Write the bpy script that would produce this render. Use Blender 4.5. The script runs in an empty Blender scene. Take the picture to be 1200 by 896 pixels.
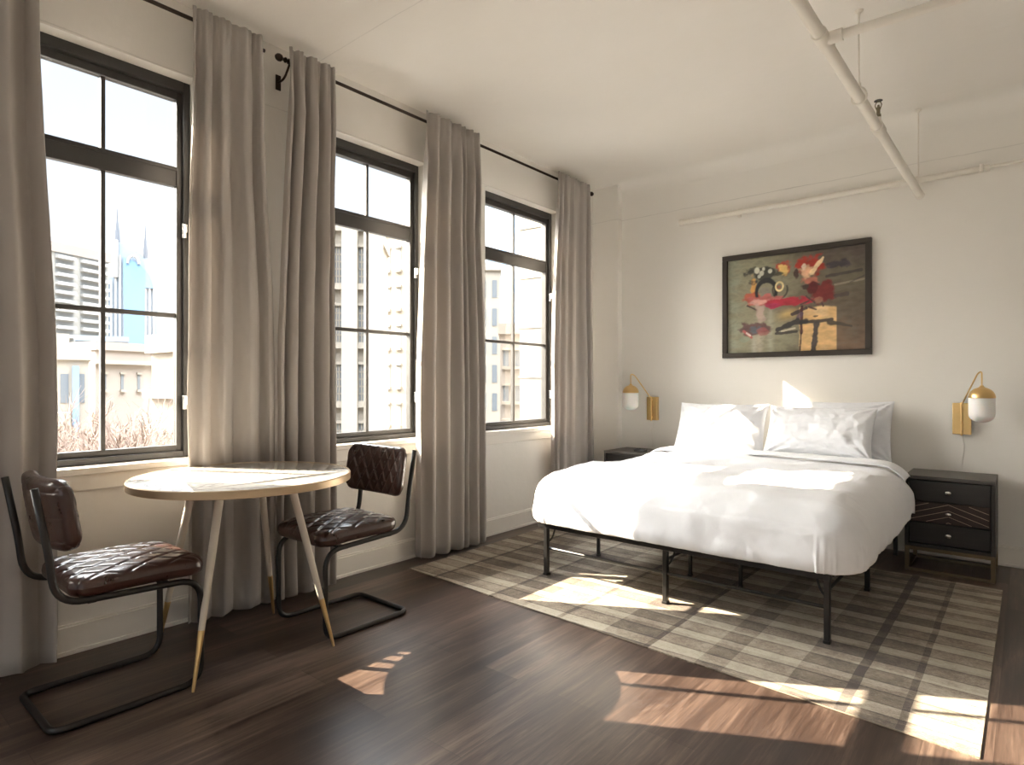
import bpy, math, random
from mathutils import Vector, noise
random.seed(7)
scene = bpy.context.scene
C = scene.collection
PI = math.pi

# ------------------------------------------------------------------ helpers
def fbm(x, y, z=0.0, oct=3):
    s = 0; a = 1; f = 1
    for _ in range(oct):
        s += a*noise.noise(Vector((x*f, y*f, z*f))); a *= .5; f *= 2.03
    return s

class MB:
    def __init__(self):
        self.v = []; self.f = []; self.m = []
    def add(self, vs, fs, mi=0):
        n = len(self.v); self.v += [tuple(p) for p in vs]
        self.f += [tuple(i+n for i in f) for f in fs]; self.m += [mi]*len(fs)
        return self
    def box(self, x0, x1, y0, y1, z0, z1, mi=0):
        vs = [(x0,y0,z0),(x1,y0,z0),(x1,y1,z0),(x0,y1,z0),(x0,y0,z1),(x1,y0,z1),(x1,y1,z1),(x0,y1,z1)]
        return self.add(vs, [(0,3,2,1),(4,5,6,7),(0,1,5,4),(1,2,6,5),(2,3,7,6),(3,0,4,7)], mi)
    def bar(self, a, b, w, h, up=(0,0,1), mi=0):
        a = Vector(a); b = Vector(b); d = (b-a).normalized(); u = Vector(up)
        s = d.cross(u).normalized(); u = s.cross(d)
        vs = []
        for p in (a, b):
            for (i, j) in ((-1,-1),(1,-1),(1,1),(-1,1)): vs.append(p+s*i*w/2+u*j*h/2)
        return self.add(vs, [(0,1,2,3),(7,6,5,4),(0,4,5,1),(1,5,6,2),(2,6,7,3),(3,7,4,0)], mi)
    def tube(self, pts, r, seg=12, mi=0, closed=False, caps=True):
        pts = [Vector(p) for p in pts]; n = len(pts)
        rs = r if isinstance(r, (list, tuple)) else [r]*n
        ts = []
        for i in range(n):
            if closed: t = pts[(i+1) % n]-pts[i-1]
            else: t = pts[min(i+1, n-1)]-pts[max(i-1, 0)]
            ts.append(t.normalized())
        ref = Vector((0,0,1)) if abs(ts[0].z) < .9 else Vector((1,0,0))
        nrm = (ref-ts[0]*ref.dot(ts[0])).normalized()
        vs = []
        for i in range(n):
            nrm = (nrm-ts[i]*nrm.dot(ts[i])).normalized(); bi = ts[i].cross(nrm)
            for k in range(seg):
                a = 2*PI*k/seg
                vs.append(pts[i]+(nrm*math.cos(a)+bi*math.sin(a))*rs[i])
        fs = []
        for i in range(n if closed else n-1):
            j = (i+1) % n
            for k in range(seg):
                fs.append((i*seg+k, i*seg+(k+1) % seg, j*seg+(k+1) % seg, j*seg+k))
        if caps and not closed:
            fs.append(tuple(reversed(range(seg)))); fs.append(tuple((n-1)*seg+k for k in range(seg)))
        return self.add(vs, fs, mi)
    def lathe(self, prof, seg=32, c=(0,0,0), mi=0):
        vs = []; fs = []; n = len(prof)
        for (r, z) in prof:
            for k in range(seg):
                a = 2*PI*k/seg; vs.append((c[0]+r*math.cos(a), c[1]+r*math.sin(a), c[2]+z))
        for i in range(n-1):
            for k in range(seg):
                fs.append((i*seg+k, i*seg+(k+1) % seg, (i+1)*seg+(k+1) % seg, (i+1)*seg+k))
        if prof[0][0] > 1e-5: fs.append(tuple(reversed(range(seg))))
        if prof[-1][0] > 1e-5: fs.append(tuple((n-1)*seg+k for k in range(seg)))
        return self.add(vs, fs, mi)
    def grid(self, nu, nv, fn, mi=0, flip=False):
        vs = [fn(i/(nu-1), j/(nv-1)) for j in range(nv) for i in range(nu)]
        fs = []
        for j in range(nv-1):
            for i in range(nu-1):
                q = (j*nu+i, j*nu+i+1, (j+1)*nu+i+1, (j+1)*nu+i)
                fs.append(tuple(reversed(q)) if flip else q)
        return self.add(vs, fs, mi)
    def build(self, name, mats, parent=None, smooth=False, bevel=0, loc=(0,0,0), solid=0, subsurf=0, angle=35):
        me = bpy.data.meshes.new(name); me.from_pydata(self.v, [], self.f); me.update()
        if not isinstance(mats, (list, tuple)): mats = [mats]
        for m in mats: me.materials.append(m)
        if len(mats) > 1: me.polygons.foreach_set('material_index', self.m)
        o = bpy.data.objects.new(name, me); C.objects.link(o); o.location = loc
        if parent: o.parent = parent
        if smooth: 
            me.polygons.foreach_set('use_smooth', [True]*len(me.polygons))
            if smooth != 'all':
                try: me.set_sharp_from_angle(angle=math.radians(angle))
                except Exception: pass
        if solid:
            md = o.modifiers.new('thick', 'SOLIDIFY'); md.thickness = solid; md.offset = -1
        if bevel:
            md = o.modifiers.new('bevel', 'BEVEL'); md.width = bevel; md.segments = 2; md.limit_method = 'ANGLE'
        if subsurf:
            md = o.modifiers.new('sub', 'SUBSURF'); md.levels = subsurf; md.render_levels = subsurf
        return o

def thing(name, label, cat, loc=(0,0,0), rz=0, group=None):
    o = bpy.data.objects.new(name, None); C.objects.link(o); o.location = loc; o.rotation_euler = (0,0,rz)
    o.empty_display_size = .1
    return tag(o, label, cat, group)
def tag(o, label, cat, group=None):
    o['label'] = label; o['category'] = cat
    if group: o['group'] = group
    return o
def struct(o, label=None):
    o['kind'] = 'structure'
    if label: o['label'] = label
    return o
def sempty(name, loc=(0,0,0)):
    o = bpy.data.objects.new(name, None); C.objects.link(o); o.location = loc; o.empty_display_size = .1
    return struct(o)
def dup(root, loc, rz, label):
    r = root.copy(); C.objects.link(r); r.location = loc; r.rotation_euler = (0,0,rz); r['label'] = label
    for ch in list(root.children):
        c = ch.copy(); C.objects.link(c); c.parent = r
        for g in ch.children:
            d = g.copy(); C.objects.link(d); d.parent = c
    return r
def fillet(pts, rad, n=7):
    """round the corners of a polyline"""
    P = [Vector(p) for p in pts]; out = [P[0]]
    for i in range(1, len(P)-1):
        r = rad[i-1] if isinstance(rad, (list, tuple)) else rad
        a = (P[i-1]-P[i]); b = (P[i+1]-P[i])
        r = min(r, a.length*.49, b.length*.49)
        A = P[i]+a.normalized()*r; B = P[i]+b.normalized()*r
        for k in range(n+1):
            t = k/n; out.append(A*(1-t)**2+P[i]*2*t*(1-t)+B*t*t)
    out.append(P[-1]); return out

# ------------------------------------------------------------------ materials
class NT:
    def __init__(self, name):
        self.mat = bpy.data.materials.new(name); self.mat.use_nodes = True
        self.t = self.mat.node_tree; self.b = self.t.nodes['Principled BSDF']; self.out = self.t.nodes['Material Output']
    def n(self, typ, **kw):
        nd = self.t.nodes.new(typ)
        for k, v in kw.items():
            if k.startswith('_'): setattr(nd, k[1:], v)
            else:
                key = k.replace('__', ' ')
                nd.inputs[key].default_value = v
        return nd
    def l(self, a, b): self.t.links.new(a, b)
    def math(self, op, a, b=None, c=None):
        nd = self.t.nodes.new('ShaderNodeMath'); nd.operation = op
        for i, q in enumerate((a, b, c)):
            if q is None: continue
            if isinstance(q, (int, float)): nd.inputs[i].default_value = q
            else: self.l(q, nd.inputs[i])
        return nd.outputs[0]
    def mix(self, f, a, b, bt='MIX'):
        nd = self.t.nodes.new('ShaderNodeMix'); nd.data_type = 'RGBA'; nd.blend_type = bt
        for i, q in ((0, f), (6, a), (7, b)):
            if isinstance(q, (int, float)): nd.inputs[i].default_value = q
            elif isinstance(q, (tuple, list)): nd.inputs[i].default_value = (*q, 1) if len(q) == 3 else q
            else: self.l(q, nd.inputs[i])
        return nd.outputs[2]
    def coord(self, kind='Object', scale=(1,1,1), rot=(0,0,0), loc=(0,0,0)):
        tc = self.t.nodes.new('ShaderNodeTexCoord'); mp = self.t.nodes.new('ShaderNodeMapping')
        mp.inputs['Scale'].default_value = scale; mp.inputs['Rotation'].default_value = rot; mp.inputs['Location'].default_value = loc
        self.l(tc.outputs[kind], mp.inputs['Vector']); return mp.outputs[0]
    def noise(self, vec, scale, detail=4, rough=.55, dist=0):
        nd = self.n('ShaderNodeTexNoise', Scale=scale, Detail=detail, Roughness=rough, Distortion=dist)
        self.l(vec, nd.inputs['Vector']); return nd.outputs['Fac']
    def ramp(self, fac, stops, interp='LINEAR'):
        nd = self.t.nodes.new('ShaderNodeValToRGB'); cr = nd.color_ramp; cr.interpolation = interp
        while len(cr.elements) < len(stops): cr.elements.new(.5)
        for e, (p, c) in zip(cr.elements, stops):
            e.position = p; e.color = (*c, 1) if isinstance(c, (tuple, list)) else (c, c, c, 1)
        self.l(fac, nd.inputs[0]); return nd.outputs[0]
    def bump(self, h, strength=.3, dist=.01):
        nd = self.n('ShaderNodeBump', Strength=strength, Distance=dist); self.l(h, nd.inputs['Height'])
        self.l(nd.outputs[0], self.b.inputs['Normal'])
    def set(self, **kw):
        for k, v in kw.items():
            k = k.replace('__', ' ')
            if isinstance(v, (tuple, list)) and len(v) == 3: v = (*v, 1)
            self.b.inputs[k].default_value = v
    def col(self, sock): self.l(sock, self.b.inputs['Base Color'])
def lin(r, g, b):
    return tuple(((c/255)/12.92 if c/255 <= .04045 else ((c/255+.055)/1.055)**2.4) for c in (r, g, b))

def simple(name, c, rough=.5, metal=0, nscale=0, namt=.08, bump=0, bscale=200, coat=0, coord='Object'):
    m = NT(name); m.set(Base__Color=c, Roughness=rough, Metallic=metal, Coat__Weight=coat)
    v = m.coord(coord)
    if nscale:
        f = m.noise(v, nscale)
        m.col(m.mix(f, tuple(x*(1-namt) for x in c), tuple(min(1, x*(1+namt)) for x in c)))
    if bump: m.bump(m.noise(v, bscale, 3), bump, .002)
    return m.mat

def plaster(name, c, crack=None):
    m = NT(name); v = m.coord('Object')
    big = m.noise(v, 1.3, 5, .6); fine = m.noise(v, 14, 6, .6)
    col = m.mix(big, tuple(x*.95 for x in c), tuple(min(1, x*1.03) for x in c))
    spots = m.ramp(m.noise(v, 5.5, 6, .7), [(.0, 0), (.71, 0), (.76, 1), (1, 1)])
    col = m.mix(m.math('MULTIPLY', spots, .25), col, tuple(x*.8 for x in c))
    h = m.math('ADD', m.math('MULTIPLY', big, 1.2), m.math('MULTIPLY', fine, .25))
    h = m.math('SUBTRACT', h, m.math('MULTIPLY', spots, .12))
    if crack:      # thin painted-over seam, (axis, value) in metres
        sep = m.t.nodes.new('ShaderNodeSeparateXYZ'); m.l(v, sep.inputs[0])
        ax, val, wob, w = crack
        wv = m.math('MULTIPLY', m.math('SUBTRACT', m.noise(v, 2.2, 5, .65), .5), wob)
        d = m.math('ABSOLUTE', m.math('SUBTRACT', m.math('ADD', sep.outputs[ax], wv), val))
        line = m.math('LESS_THAN', d, m.math('MULTIPLY', m.noise(v, 6, 3), w))
        col = m.mix(m.math('MULTIPLY', m.math('MULTIPLY', line, m.noise(v, 2.7, 3)), .6), col, tuple(x*.55 for x in c))
        h = m.math('SUBTRACT', h, m.math('MULTIPLY', line, .3))
    m.col(col); m.set(Roughness=.75); m.bump(h, .35, .02)
    return m.mat

WALLC = (.83, .81, .77)
M = {}
M['wall'] = plaster('wall_paint', WALLC, (2, 2.657, .03, .006))
M['ceiling'] = plaster('ceiling_paint', (.83, .805, .765), (1, 1.98, .02, .007))
M['trim'] = simple('trim_paint', (.82, .79, .74), .45, nscale=3, namt=.03)
M['pipe_paint'] = simple('pipe_paint', (.80, .765, .70), .5, nscale=8, namt=.05, bump=.2, bscale=60)
M['black_frame'] = simple('window_black', (.042, .041, .040), .42, nscale=10, namt=.2)
M['metal_black'] = simple('black_metal', (.008, .0075, .0075), .38, 0, nscale=20, namt=.2, coat=.2)
M['rod'] = simple('rod_bronze', (.03, .018, .012), .4, .6, nscale=15, namt=.2)
M['brass'] = simple('brass', (.74, .52, .24), .33, 1, nscale=12, namt=.1)
M['brass_dark'] = simple('aged_brass', (.17, .13, .08), .45, .8, nscale=12, namt=.15)
M['rim'] = simple('brushed_rim', (.55, .42, .27), .38, .55, nscale=10, namt=.12)
M['chrome'] = simple('chrome', (.75, .75, .75), .2, 1, nscale=10, namt=.04)
M['leg_white'] = simple('cream_enamel', (.70, .64, .55), .4, nscale=10, namt=.04)
M['cord'] = simple('white_cord', (.75, .72, .68), .5, nscale=20, namt=.04)
M['linen'] = None

def fabric(name, c, wr=.25, scale=700, rough=.9, sheen=.2, trans=0):
    m = NT(name); v = m.coord('Object')
    w = m.noise(v, scale, 2); big = m.noise(v, 2.5, 4)
    m.col(m.mix(big, tuple(x*.94 for x in c), tuple(min(1, x*1.04) for x in c)))
    m.set(Roughness=rough, Sheen__Weight=sheen, Sheen__Roughness=.5)
    h = m.math('ADD', m.math('MULTIPLY', w, .15), m.noise(v, 9, 4))
    m.bump(h, wr, .01)
    if trans:
        tr = m.n('ShaderNodeBsdfTranslucent'); tr.inputs['Color'].default_value = (*c, 1)
        mx = m.n('ShaderNodeMixShader', Fac=trans)
        m.l(m.b.outputs[0], mx.inputs[1]); m.l(tr.outputs[0], mx.inputs[2]); m.l(mx.outputs[0], m.out.inputs['Surface'])
    return m.mat
M['bedding'] = fabric('white_cotton', (.80, .82, .865), .22)
M['sheet'] = fabric('fitted_sheet', (.84, .84, .84), .2)
M['curtain'] = fabric('taupe_curtain', (.50, .465, .435), .15, 500, trans=.2)
M['curtain_stitch'] = simple('curtain_thread', (.30, .26, .22), .9, nscale=30)

# leather
m = NT('dark_leather'); v = m.coord('Object')
m.col(m.mix(m.noise(v, 9, 5, .65), (.022, .0075, .005), (.072, .026, .017)))
m.l(m.ramp(m.noise(v, 30, 4), [(.3, .26), (.7, .40)]), m.b.inputs['Roughness'])
m.set(Coat__Weight=.6, Coat__Roughness=.18); m.bump(m.noise(v, 260, 3), .25, .002); M['leather'] = m.mat

# floor: dark planks running along Y
m = NT('dark_wood_floor'); v = m.coord('Object')
br = m.n('ShaderNodeTexBrick', Scale=1.0, Mortar__Size=.0012, Mortar__Smooth=.2, Bias=0.0, Brick__Width=1.35, Row__Height=.18)
br.offset = .37; br.inputs['Color1'].default_value = (0,0,0,1); br.inputs['Color2'].default_value = (1,1,1,1); br.inputs['Mortar'].default_value = (.5,.5,.5,1)
rot = m.coord('Object', rot=(0,0,PI/2)); m.l(rot, br.inputs['Vector'])
g1 = m.noise(m.coord('Object', scale=(13, 1.1, 1)), 1.0, 8, .68, .7)
g2 = m.noise(m.coord('Object', scale=(70, 3.0, 1)), 1.0, 6, .7, .3)
gm = m.math('ADD', m.math('MULTIPLY', g1, .62), m.math('MULTIPLY', g2, .38))
plank = m.math('MULTIPLY', m.math('SUBTRACT', br.outputs['Color'], .5), .16)
gg = m.math('ADD', gm, plank)
col = m.ramp(gg, [(.28, (.016, .0095, .0075)), (.44, (.044, .028, .022)), (.53, (.085, .057, .045)), (.66, (.18, .13, .10))])
col = m.mix(m.math('MULTIPLY', br.outputs['Fac'], .55), col, (.015, .009, .007))
m.col(col)
m.l(m.ramp(gm, [(.3, .27), (.7, .40)]), m.b.inputs['Roughness'])
m.bump(m.math('SUBTRACT', m.math('MULTIPLY', gm, .5), m.math('MULTIPLY', br.outputs['Fac'], .6)), .28, .004)
m.set(Specular__IOR__Level=.5)
M['floor'] = m.mat

# rug: worn plaid, coordinates in metres from the front left corner
m = NT('plaid_rug'); v = m.coord('Object')
sep = m.t.nodes.new('ShaderNodeSeparateXYZ')
wv = m.noise(v, 3.0, 3); wadd = m.t.nodes.new('ShaderNodeVectorMath'); wadd.operation = 'ADD'
comb = m.t.nodes.new('ShaderNodeCombineXYZ'); ww = m.math('MULTIPLY', m.math('SUBTRACT', wv, .5), .018)
m.l(ww, comb.inputs[0]); m.l(ww, comb.inputs[1]); m.l(v, wadd.inputs[0]); m.l(comb.outputs[0], wadd.inputs[1]); m.l(wadd.outputs[0], sep.inputs[0])
X, Y = sep.outputs[0], sep.outputs[1]
def stripes(S, per, edges, vals, off=0):
    f = m.math('FRACT', m.math('DIVIDE', m.math('ADD', S, off), per))
    st = [(0, vals[0])]+[(e, vv) for e, vv in zip(edges, vals[1:])]
    return m.ramp(f, st, 'CONSTANT')
# bands that run across (vary with Y)
by = m.math('ADD', m.math('MULTIPLY', stripes(Y, .188, [.055, .47, .525, .94], [1.0, .10, 1.0, .68, .74]), .8), stripes(Y, .62, [.25, .31, .60, .90], [.12, .30, .05, .26, .0]))
_e = [.42, .445, .68, .90, .925, 1.15, 1.36, 1.385, 1.40, 1.62, 1.84, 1.865, 2.08, 2.20, 2.42, 2.61, 2.645, 2.80, 2.825]
_v = [.10, .95, .50, .12, .9, .55, .14, .7, .2, .10, .55, 1.0, .12, .50, .10, .52, 1.25, .42, .8, .10]
bx = stripes(X, 3.2, [e/3.2 for e in _e], _v)
pl = m.math('ADD', m.math('MULTIPLY', by, .58), m.math('MULTIPLY', bx, .50))
wear = m.noise(v, 7, 7, .75); pil = m.noise(m.coord('Object', scale=(1, 4, 1)), 90, 3, .7)
pl = m.math('ADD', pl, m.math('MULTIPLY', m.math('SUBTRACT', wear, .5), -1.0))
pl = m.math('ADD', pl, m.math('MULTIPLY', m.math('SUBTRACT', pil, .5), .9))
m.col(m.ramp(pl, [(.05, (.44, .395, .315)), (.3, (.33, .285, .22)), (.55, (.165, .128, .092)), (.8, (.068, .046, .033)), (1, (.035, .023, .016))]))
m.set(Roughness=.95, Sheen__Weight=.15); m.bump(m.math('ADD', pil, m.math('MULTIPLY', wear, .6)), .5, .006)
M['rug'] = m.mat
M['rug_edge'] = simple('rug_binding', (.20, .17, .13), .9, nscale=40, namt=.2)

# marble
m = NT('white_marble'); v = m.coord('Object')
n1 = m.noise(v, 2.6, 7, .6, 1.4)
vein = m.ramp(m.math('ABSOLUTE', m.math('SUBTRACT', n1, .5)), [(0, .75), (.012, .35), (.04, 0), (1, 0)])
m.col(m.mix(vein, (.62, .60, .565), (.28, .27, .26))); m.set(Roughness=.09, Coat__Weight=.3, Coat__Roughness=.05); M['marble'] = m.mat

# dark nightstand wood
m = NT('ebonised_wood'); v = m.coord('Object', scale=(3, 3, 30))
m.col(m.mix(m.noise(v, 2, 6, .6), (.010, .009, .0085), (.028, .024, .021))); m.set(Roughness=.42); m.bump(m.noise(v, 4, 5), .15, .003); M['ebony'] = m.mat
m = NT('ebonised_top'); v = m.coord('Object', scale=(3, 30, 3))
m.col(m.mix(m.noise(v, 2, 6, .6), (.035, .031, .027), (.075, .066, .058))); m.set(Roughness=.40); M['ebony_top'] = m.mat
m = NT('drawer_brown'); v = m.coord('Object', scale=(3, 3, 30))
m.col(m.mix(m.noise(v, 2, 6, .6), (.018, .010, .008), (.05, .027, .020))); m.set(Roughness=.45); M['drawer_brown'] = m.mat
M['inlay'] = simple('bone_inlay', (.42, .33, .24), .5, nscale=20)

# opal glass shade
m = NT('opal_glass'); m.set(Base__Color=(.86, .86, .85), Roughness=.35, Subsurface__Weight=.2, Coat__Weight=.1)
v = m.coord('Object'); m.col(m.mix(m.noise(v, 5), (.84, .84, .83), (.88, .88, .87))); M['opal'] = m.mat

# window pane
m = NT('window_glass')
tr = m.n('ShaderNodeBsdfTransparent'); tr.inputs['Color'].default_value = (.975, .985, .98, 1)
gl = m.n('ShaderNodeBsdfGlossy', Roughness=.02); gl.inputs['Color'].default_value = (1, 1, 1, 1)
fr = m.n('ShaderNodeFresnel', IOR=1.18); mx = m.n('ShaderNodeMixShader')
v = m.coord('Object'); sm = m.math('MULTIPLY', m.noise(v, 3, 4), .02)
m.l(m.math('ADD', fr.outputs[0], sm), mx.inputs[0])
m.l(tr.outputs[0], mx.inputs[1]); m.l(gl.outputs[0], mx.inputs[2]); m.l(mx.outputs[0], m.out.inputs['Surface']); M['pane'] = m.mat

# ------------------------------------------------------------------ room shell
XR, YB, YF, ZC = 5.2, 5.0, -2.6, 2.99
struct(MB().box(-.25, XR+.2, YF-.2, YB+.2, -.2, 0).build('floor', M['floor']))
struct(MB().box(-.25, XR+.2, YF-.2, YB+.2, ZC, ZC+.2).build('ceiling', M['ceiling']))
# windows: centre y, half width (of the opening)
WZ0, WZ1 = .79, 2.65
WIN = [(.957, .367, 0), (2.432, .40, .21), (3.905, .475, 0), (-.515, .37, 0), (-1.95, .37, 0)]   # centre of the muntin, half width, extra on the left side
def wall_with_holes(lo, hi, holes, z0, z1):
    """boxes in (a, z) leaving the holes free"""
    out = []; a = lo
    for (h0, h1) in sorted(holes):
        out.append((a, h0, 0, ZC)); out.append((h0, h1, 0, z0)); out.append((h0, h1, z1, ZC)); a = h1
    out.append((a, hi, 0, ZC)); return out
b = MB()
for (a0, a1, z0, z1) in wall_with_holes(YF-.2, YB+.2, [(c-h-e, c+h) for c, h, e in WIN], WZ0-.03, WZ1):
    b.box(-.18, 0, a0, a1, z0, z1)
struct(b.build('wall_left', M['wall']))
# back wall with a soft cove at its head
b = MB(); b.box(0, XR+.2, YB, YB+.2, 0, ZC)
cv = .125; n = 8
prof = [(YB, ZC-cv)]+[(YB-cv*(1-math.cos(t*PI/2/n)), ZC-cv+cv*math.sin(t*PI/2/n)) for t in range(1, n+1)]
vs = []; fs = []
for (y, z) in prof: vs += [(0, y-.0005, z), (XR, y-.0005, z)]
for i in range(n): fs.append((2*i, 2*i+1, 2*i+3, 2*i+2))
b.add(vs, fs)
struct(b.build('wall_back', M['wall'], smooth=True, angle=60))
b = MB(); b.box(XR, XR+.2, YF-.2, YB, 0, ZC); struct(b.build('wall_right', M['wall']))
# wall behind the camera; three tall unseen windows added to light the room
REAR = [(.9, .6), (2.5, .6), (4.1, .6)]
b = MB()
for (a0, a1, z0, z1) in wall_with_holes(0, XR, [(c-h, c+h) for c, h in REAR], .5, WZ1):
    b.box(a0, a1, YF-.2, YF, z0, z1)
struct(b.build('wall_rear', M['wall']))
# boxed corner between window wall and bed wall
struct(MB().box(0, .275, YB-.07, YB, 0, ZC).build('trim_1', M['wall'], bevel=.006), 'boxed-out plaster corner between window wall and bed wall')

# baseboards
def baseboard(name, pts):
    b = MB()
    for (p, q, nx, ny) in pts:
        x0, x1 = sorted((p[0], q[0])); y0, y1 = sorted((p[1], q[1])); t = .016
        if nx: b.box(p[0], p[0]+t*nx, y0, y1, 0, .118); b.box(p[0], p[0]+t*.6*nx, y0, y1, .118, .128); b.box(p[0], p[0]+.024*nx, y0, y1, 0, .018)
        else: b.box(x0, x1, min(p[1], p[1]+t*ny), max(p[1], p[1]+t*ny), 0, .118); b.box(x0, x1, min(p[1], p[1]+t*.6*ny), max(p[1], p[1]+t*.6*ny), .118, .128); b.box(x0, x1, min(p[1], p[1]+.024*ny), max(p[1], p[1]+.024*ny), 0, .018)
    struct(b.build(name, M['trim'], bevel=.002))
baseboard('baseboard_left', [((0, YF), (0, YB-.07), 1, 0)])
baseboard('baseboard_back', [((.275, YB), (XR, YB), 0, -1)])

# windows --------------------------------------------------------------
def window(idx, cy, h, ex=0, half_z0=WZ0, z1=WZ1, latch=True):
    root = sempty('window_%d' % idx, (0, cy, half_z0))
    H = z1-half_z0
    F = M['black_frame']
    y0, y1 = -h-ex, h
    b = MB(); x0, x1 = -.17, -.075; t = .030
    for (a, c, d, e) in ((y0, y0+t, 0, H), (y1-t, y1, 0, H), (y0+t, y1-t, 0, .03), (y0+t, y1-t, H-.05, H)): b.box(x0, x1, a, c, d, e)
    b.build('window_frame', F, root, bevel=.003)
    # sash stepped back from the frame
    b = MB(); x0, x1 = -.145, -.10; s = .024; ya, yb = y0+t, y1-t; zr = 1.388  # rail centre above the sill
    for (a, c, d, e) in ((ya, ya+s, .03, H-.05), (yb-s, yb, .03, H-.05), (ya+s, yb-s, .03, .058), (ya+s, yb-s, H-.088, H-.05)): b.box(x0, x1, a, c, d, e)
    b.build('sash', F, root, bevel=.002)
    b = MB().box(-.140, -.105, ya+s, yb-s, zr-.046, zr+.052); b.box(-.1052, -.098, ya+s, yb-s, zr+.030, zr+.040); b.build('transom_rail', F, root, bevel=.002)
    b = MB().box(-.140, -.114, -.009, .009, .058, zr-.046); b.box(-.140, -.114, -.009, .009, zr+.052, H-.088)
    b.box(-.141, -.113, ya+s, yb-s, .692, .712); b.build('muntin', F, root)
    MB().box(-.130, -.124, ya+s, yb-s, .058, H-.088).build('glass', M['pane'], root)
    b = MB().box(-.20, .0005, y0, y1, -.0295, -.001); b.box(.0005, .030, y0-.025, y1+.025, -.030, -.0005)
    b.box(.0005, .014, y0-.015, y1+.015, -.10, -.0305)
    b.build('window_sill', M['trim'], root, bevel=.003)
    if latch:
        for zz in (.27, 1.12):
            l = MB().box(-.075, -.066, y1-.038, y1-.018, zz-.035, zz+.035); l.box(-.066, -.045, y1-.034, y1-.024, zz-.012, zz+.03)
            l.build('window_latch', M['chrome'], root, bevel=.003)
    return root
for i, (c, h, e) in enumerate(WIN): window(i+1, c, h, e)  # the last two are out of view, added to bring in light
for i, (c, h) in enumerate(REAR):  # frames and panes for the added rear openings
    root = sempty('window_%d' % (i+6), (c, YF-.1, .5))
    b = MB()
    for (a, d, e, g) in ((-h, -h+.06, 0, 2.15), (h-.06, h, 0, 2.15), (-h, h, 0, .06), (-h, h, 2.09, 2.15), (-.02, .02, .06, 2.09), (-h, h, 1.5, 1.58)): b.box(a, d, -.03, .03, e, g)
    b.build('window_frame', M['black_frame'], root)
    MB().box(-h+.06, h-.06, -.003, .003, .06, 2.09).build('glass', M['pane'], root)

# ------------------------------------------------------------------ curtains and rods
RODX, RODZ = .12, 2.87
def curtain(name, label, top, bot, folds, seed, zb=.025, amp=.042, ph=0., dx=0.):
    rnd = random.Random(seed)
    nu, nv = max(90, folds*16), 46
    fw = [rnd.uniform(.5, 1.75) for _ in range(folds)]; tot = sum(fw); cum = [0]
    for w in fw: cum.append(cum[-1]+w/tot)
    fa = [rnd.uniform(.65, 1.15) for _ in range(folds+1)]
    zt = RODZ+.055
    def fn(u, w):
        z = zt+(zb-zt)*(w**.9 if w < .5 else w**.9)
        k = 0
        while k < folds-1 and u > cum[k+1]: k += 1
        lu = (u-cum[k])/(cum[k+1]-cum[k])
        A = fa[k]*(1-lu)+fa[k+1]*lu
        s = math.sin(2*PI*lu+ph); s2 = math.copysign(abs(s)**.8, s)
        e = min(1, w/.09)                                   # gathered heading
        a = amp*A*(.30+.70*e)*(1+.15*w)
        x = RODX+dx+.034-.024*min(1, max(0, w-.02)/.2)+a*s2+.010*fbm(u*7, z*.8, seed)*e
        x += (1-e)*.006*math.sin(2*PI*lu*3+seed)
        q = min(1, w*1.7); q = q*q*(3-2*q)
        ya = top[0]+(bot[0]-top[0])*q; yb = top[1]+(bot[1]-top[1])*q
        uu = u+.35/folds*math.sin(4*PI*lu)*.18*e
        y = ya+(yb-ya)*uu+.006*fbm(u*3, z*1.4, seed+5)*e
        if w > .97: z += .012*math.sin(2*PI*lu+1)
        return (max(x, .034), y, z)
    b = MB().grid(nu, nv, fn)
    o = b.build(name, M['curtain'], smooth='all', solid=.003)
    return tag(o, label, 'curtain', 'long taupe curtains hanging at the windows')
curtain('curtain', 'taupe curtain at the far left edge of the photo, left of the left window', (.10, .655), (.06, .715), 5, 3, zb=.03, ph=.6)
curtain('curtain', 'taupe curtain hanging directly behind the round table, right of the left window', (1.245, 1.585), (1.225, 1.655), 4, 11, ph=2.2, amp=.030, dx=-.012)
curtain('curtain', 'taupe curtain on the left side of the middle window, behind the right chair', (1.725, 2.005), (1.668, 2.01), 4, 17, ph=1.2, amp=.050)
curtain('curtain', 'taupe curtain between the middle window and the right window', (2.69, 3.19), (2.635, 3.26), 6, 23, ph=2.4, amp=.054)
curtain('curtain', 'taupe curtain nearest the bed, right of the right window', (4.175, 4.65), (4.12, 4.70), 5, 31, ph=2.0, amp=.030, dx=-.012)

def rod(label, y0, y1, fin0, fin1, brackets):
    r = thing('curtain_rod', label, 'curtain rod', (RODX, y0, RODZ), 0, 'dark curtain rods above the windows')
    MB().tube([(0, 0, 0), (0, y1-y0, 0)], .0095, 12).build('rod', M['rod'], r, smooth=True)
    for s, yy, on in ((-1, 0, fin0), (1, y1-y0, fin1)):
        if not on: continue
        b = MB(); prof = [(.0095, 0), (.014, .004), (.014, .010), (.008, .015), (.008, .022), (.018, .032), (.020, .044), (.016, .056), (.007, .064), (0, .066)]
        b.lathe(prof, 16); b.v = [(x, yy+s*z, -y) for (x, y, z) in b.v]
        b.build('finial', M['rod'], r, smooth=True)
    for yb in brackets:
        b = MB(); y = yb-y0
        b.tube(fillet([(-RODX+.006, y, -.075), (-RODX*.45, y, -.075), (-.012, y, -.03), (0, y, -.013)], .03), .006, 8)
        b.box(-RODX+.0005, -RODX+.008, y-.014, y+.014, -.115, -.035)
        b.tube([(0, y-.008, 0), (0, y+.008, 0)], .0145, 12)
        b.build('bracket', M['rod'], r, smooth=True)
rod('dark rod above the left window, coming in from the top left of the photo', -.1, 1.612, True, False, [.05, 1.56])
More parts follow.
